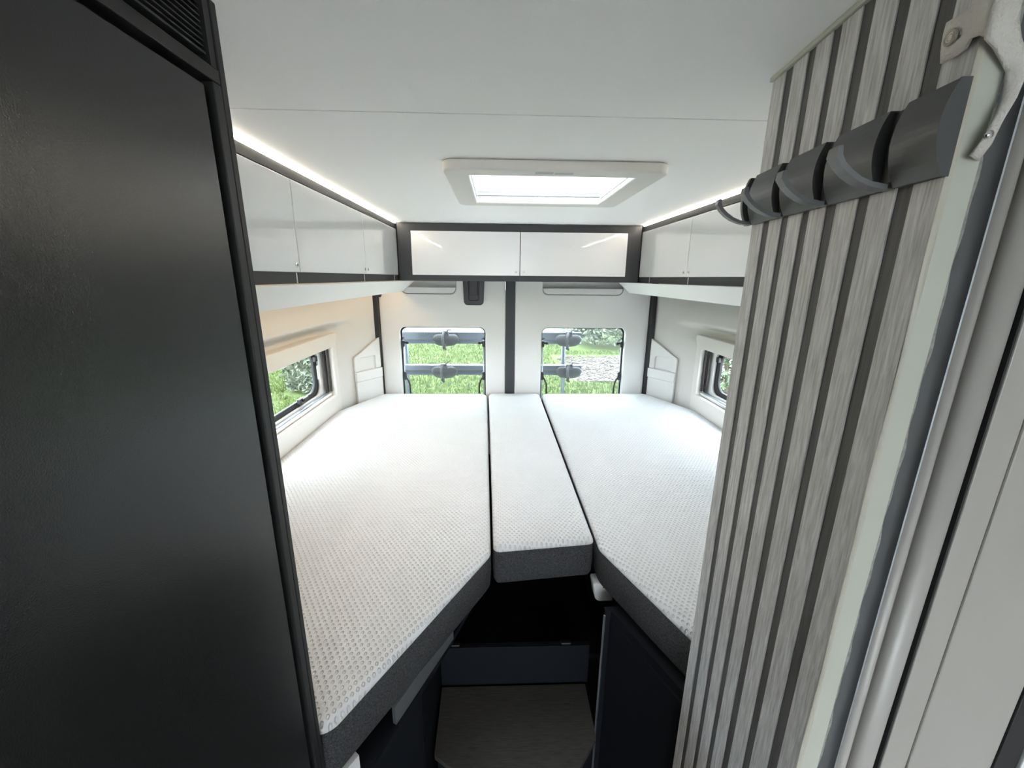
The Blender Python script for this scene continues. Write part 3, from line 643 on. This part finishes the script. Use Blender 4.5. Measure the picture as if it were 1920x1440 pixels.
tag(sheet('lawn_ground', lambda i, j: (-60 + 6 * i, -30 + 6 * j, G + 0.0), 21, 19, 'grass'), 'green lawn around the parked van', kind='structure')
rnd = random.Random(7)
def blades(name, n, region, h, mat, label, cat, w=0.012):
    vs, fs = [], []
    for _ in range(n):
        x, y = region(rnd); a = rnd.uniform(0, math.pi * 2); hh = h * rnd.uniform(0.5, 1.2); lx, ly = rnd.uniform(-.5, .5) * hh, rnd.uniform(-.5, .5) * hh
        dx, dy = math.cos(a) * w, math.sin(a) * w; k = len(vs)
        vs += [(x - dx, y - dy, G), (x + dx, y + dy, G), (x + lx, y + ly, G + hh)]; fs.append((k, k + 1, k + 2))
    me = bpy.data.meshes.new(name); me.from_pydata(vs, [], fs)
    return tag(link(name, me, mat), label, cat, kind='stuff')
def reg_rear(r):
    while True:
        d = 6.5 + 10 * r.random() ** 1.3; x = r.uniform(-0.30, 0.34) * d
        if not (x > 1.55 and 8.75 < d < 12.2) and not (x > 2.3 and d > 12.9): return (x, d)
blades('grass_blades', 26000, reg_rear, 0.075, 'grass', 'short grass blades on the lawn behind the van', 'grass')
def reg_left(r):
    while True:
        d = r.uniform(4.5, 10); x = -d * r.uniform(0.40, 0.62)
        if (x + 3.75) ** 2 + (d - 8.2) ** 2 > 0.32: return (x, d)
blades('grass_blades', 9000, reg_left, 0.07, 'grass', 'short grass blades on the lawn outside the left window', 'grass')
M['concrete'] = plain('light_bounce_paving', (0.42, 0.41, 0.39), 0.9, bump=(30, 0.5), var=0.1)  # unseen pale paving, added to bounce daylight in through the front opening
tag(prism('bounce_ground', [(-5, -20), (5, -20), (5, 2.2), (-5, 2.2)], 'z', G + 0.002, G + 0.02, 'concrete'), 'unseen pale paving added under the van to bounce light', kind='structure')
# leaf litter strip and pale path
tag(prism('litter_ground', fillet([(1.7, 8.9), (5.5, 8.8), (7.5, 11.4), (4.0, 12.2), (2.2, 11.4)], 0.4), 'z', G + 0.001, G + 0.012, 'litter'), 'strip of dry leaf litter on the lawn', kind='structure')
def reg_lit(r): return (r.uniform(1.7, 4.8), r.uniform(8.8, 11.9))
vs, fs = [], []
for _ in range(2600):
    x, y = reg_lit(rnd); a = rnd.uniform(0, 6.3); l = rnd.uniform(0.03, 0.07); k = len(vs); z = G + 0.014 + rnd.uniform(0, .02)
    c, s_ = math.cos(a) * l, math.sin(a) * l
    vs += [(x - c, y - s_, z), (x + s_ * .5, y - c * .5, z + .02), (x + c, y + s_, z + .01), (x - s_ * .5, y + c * .5, z + .02)]; fs.append((k, k + 1, k + 2, k + 3))
me = bpy.data.meshes.new('fallen_leaves'); me.from_pydata(vs, [], fs); tag(link('fallen_leaves', me, 'litter'), 'dry fallen leaves scattered on the lawn', 'leaves', kind='stuff')
tag(prism('path_ground', [(-30, 17.2), (1.6, 17.0), (6, 17.8), (6, 20.5), (-30, 21)], 'z', G + 0.001, G + 0.01, 'path'), 'pale gravel path beyond the lawn', kind='structure')
tag(prism('path_ground', [(-14, 9.0), (-5.6, 10.3), (-5.2, 11.4), (-14, 11.4)], 'z', G + 0.001, G + 0.01, 'path'), 'grey gravel track outside the left window', kind='structure')
# bushes
def bush(x, y, rx, ry, hgt, n, mat, label, ls=0.06, seed=0):
    r = random.Random(seed)
    t = thing('garden_shrub', (x, y, G), label, 'shrub')
    bm = bmesh.new()
    for k in range(7):
        a = r.uniform(0, 6.28); q = r.uniform(0.3, 0.8)
        addtube(bm, [(x + .1 * math.cos(a), y + .1 * math.sin(a), G), (x + rx * q * .5 * math.cos(a), y + ry * q * .5 * math.sin(a), G + hgt * .5), (x + rx * q * math.cos(a), y + ry * q * math.sin(a), G + hgt * .85)], [0.03, 0.02, 0.008], 5)
    frombm('stem', bm, 'twig', t)
    vs, fs = [], []
    for _ in range(n):
        th = r.uniform(0, 6.28); ph = r.uniform(-0.2, 1.0); q = r.uniform(0.55, 1.0) ** 0.5
        cr = math.sqrt(max(0, 1 - max(ph, 0) ** 2)) if ph > 0 else 1.0
        lump = 1 + 0.18 * math.sin(3 * th + seed) + 0.12 * math.sin(7 * th + 5 * ph)
        p = Vector((x + rx * q * cr * lump * math.cos(th), y + ry * q * cr * lump * math.sin(th), G + hgt * (0.06 + 0.92 * (ph + .2) / 1.2 * q * (0.9 + .1 * lump))))
        d = Vector((r.uniform(-1, 1), r.uniform(-1, 1), r.uniform(-.6, .9))).normalized(); e = d.cross(Vector((r.uniform(-1, 1), r.uniform(-1, 1), r.uniform(-1, 1)))).normalized()
        l = ls * r.uniform(.6, 1.3); k = len(vs); nn = d.cross(e) * l * .12
        vs += [p - d * l, p + e * l * .42 + nn, p + d * l, p - e * l * .42 + nn]; fs.append((k, k + 1, k + 2, k + 3))
    me = bpy.data.meshes.new('foliage'); me.from_pydata([tuple(v) for v in vs], [], fs)
    tag(link('foliage', me, mat, t), kind='stuff')
bush(4.75, 14.2, 2.3, 1.25, 3.2, 14000, 'leafgreen', 'grey green shrub seen through the right rear window', 0.085, 1)
bush(3.5, 5.7, 1.5, 1.7, 2.6, 16000, 'leafdark', 'dense dark shrub close outside the half hidden side window', 0.05, 3)
bush(-3.75, 8.2, 0.42, 0.45, 1.25, 2500, 'leafgreen', 'rounded pale shrub outside the left side window', 0.08, 4)
bush(-8.0, 13.6, 2.0, 1.3, 4.2, 9000, 'leafbright', 'tall fresh green shrub beyond the gravel track', 0.12, 5)
bush(-16.5, 13.5, 2.6, 2.2, 4.0, 6000, 'leafbright', 'broad green shrub far left beyond the gravel track', 0.14, 6)

# ------------------------------------------------------------------ bike carrier on the rear doors
t = thing('bike_carrier', (-0.05, 2.62, 0.95), 'folded aluminium bike carrier with two wheel rails outside the rear windows', 'bike rack')
def channel(z0, z1, x0, x1):
    y0, y1 = 2.600, 2.645; w = 0.004
    pts = [(y0, z0), (y1, z0), (y1, z1), (y0, z1), (y0, z1 - w), (y1 - w, z1 - w), (y1 - w, z0 + 0.022), (y0, z0 + w)]
    return prism('wheel_rail', pts, 'x', x0, x1, 'rackalu', t)
channel(1.228, 1.302, -0.68, 0.535)
channel(1.024, 1.088, -0.66, 0.552)
tube('tie_tube', [(0.440, 2.67, 0.80), (0.430, 2.67, 1.34)], 0.013, 'rackalu', t, 12)
tube('tie_tube', [(-0.60, 2.67, 0.80), (-0.60, 2.67, 1.34)], 0.013, 'rackalu', t, 12)
def holder(cx, cz, sd):
    r = random.Random(sd)
    bm = bmesh.new()
    # boat-shaped wheel cup
    nu, nv = 16, 8
    ring = []
    for i in range(nu + 1):
        f = -1 + 2 * i / nu; hw = 0.042 * (1 - abs(f) ** 5) ** 0.8 + 0.012
        row = []
        for k in range(nv):
            a = 2 * math.pi * k / nv
            row.append(bm.verts.new((cx + f * 0.082, 2.594 + 0.020 * math.sin(a) * (1 - .3 * f * f), cz + hw * 0.72 * math.cos(a) - 0.010 * (1 - f * f))))
        ring.append(row)
    for i in range(nu):
        for k in range(nv): bm.faces.new((ring[i][k], ring[i][(k + 1) % nv], ring[i + 1][(k + 1) % nv], ring[i + 1][k]))
    bm.faces.new(ring[0][::-1]); bm.faces.new(ring[-1])
    hd = frombm('wheel_holder', bm, 'black', t, True)
    box('buckle', cx - 0.022, cx + 0.020, 2.560, 2.590, cz + 0.018, cz + 0.052, 'black', hd, 0.006)
    tube('strap_tail', [(cx + 0.005, 2.572, cz + 0.045), (cx + 0.02, 2.570, cz + 0.060), (cx + 0.045, 2.568, cz + 0.066 + r.uniform(-.012, .01))], [0.006, 0.004, 0.002], 'black', hd)
    tube('strap_tail', [(cx - 0.005, 2.572, cz - 0.030), (cx - 0.010, 2.566, cz - 0.056), (cx + 0.002, 2.568, cz - 0.066)], [0.010, 0.011, 0.007], 'black', hd)
    tube('strap_loop', [(cx - 0.012, 2.560, cz - 0.030), (cx - 0.016, 2.553, cz + 0.01), (cx - 0.008, 2.560, cz + 0.048)], 0.007, 'hook', hd)
for xx in (-0.60, 0.44):
    tube('mounting_arm', [(xx, 2.660, 0.825), (xx, 2.4585, 0.825)], 0.012, 'black', t, 10)
holder(-0.330, 1.262, 1); holder(-0.345, 1.052, 2); holder(0.450, 1.262, 3); holder(0.462, 1.052, 4)
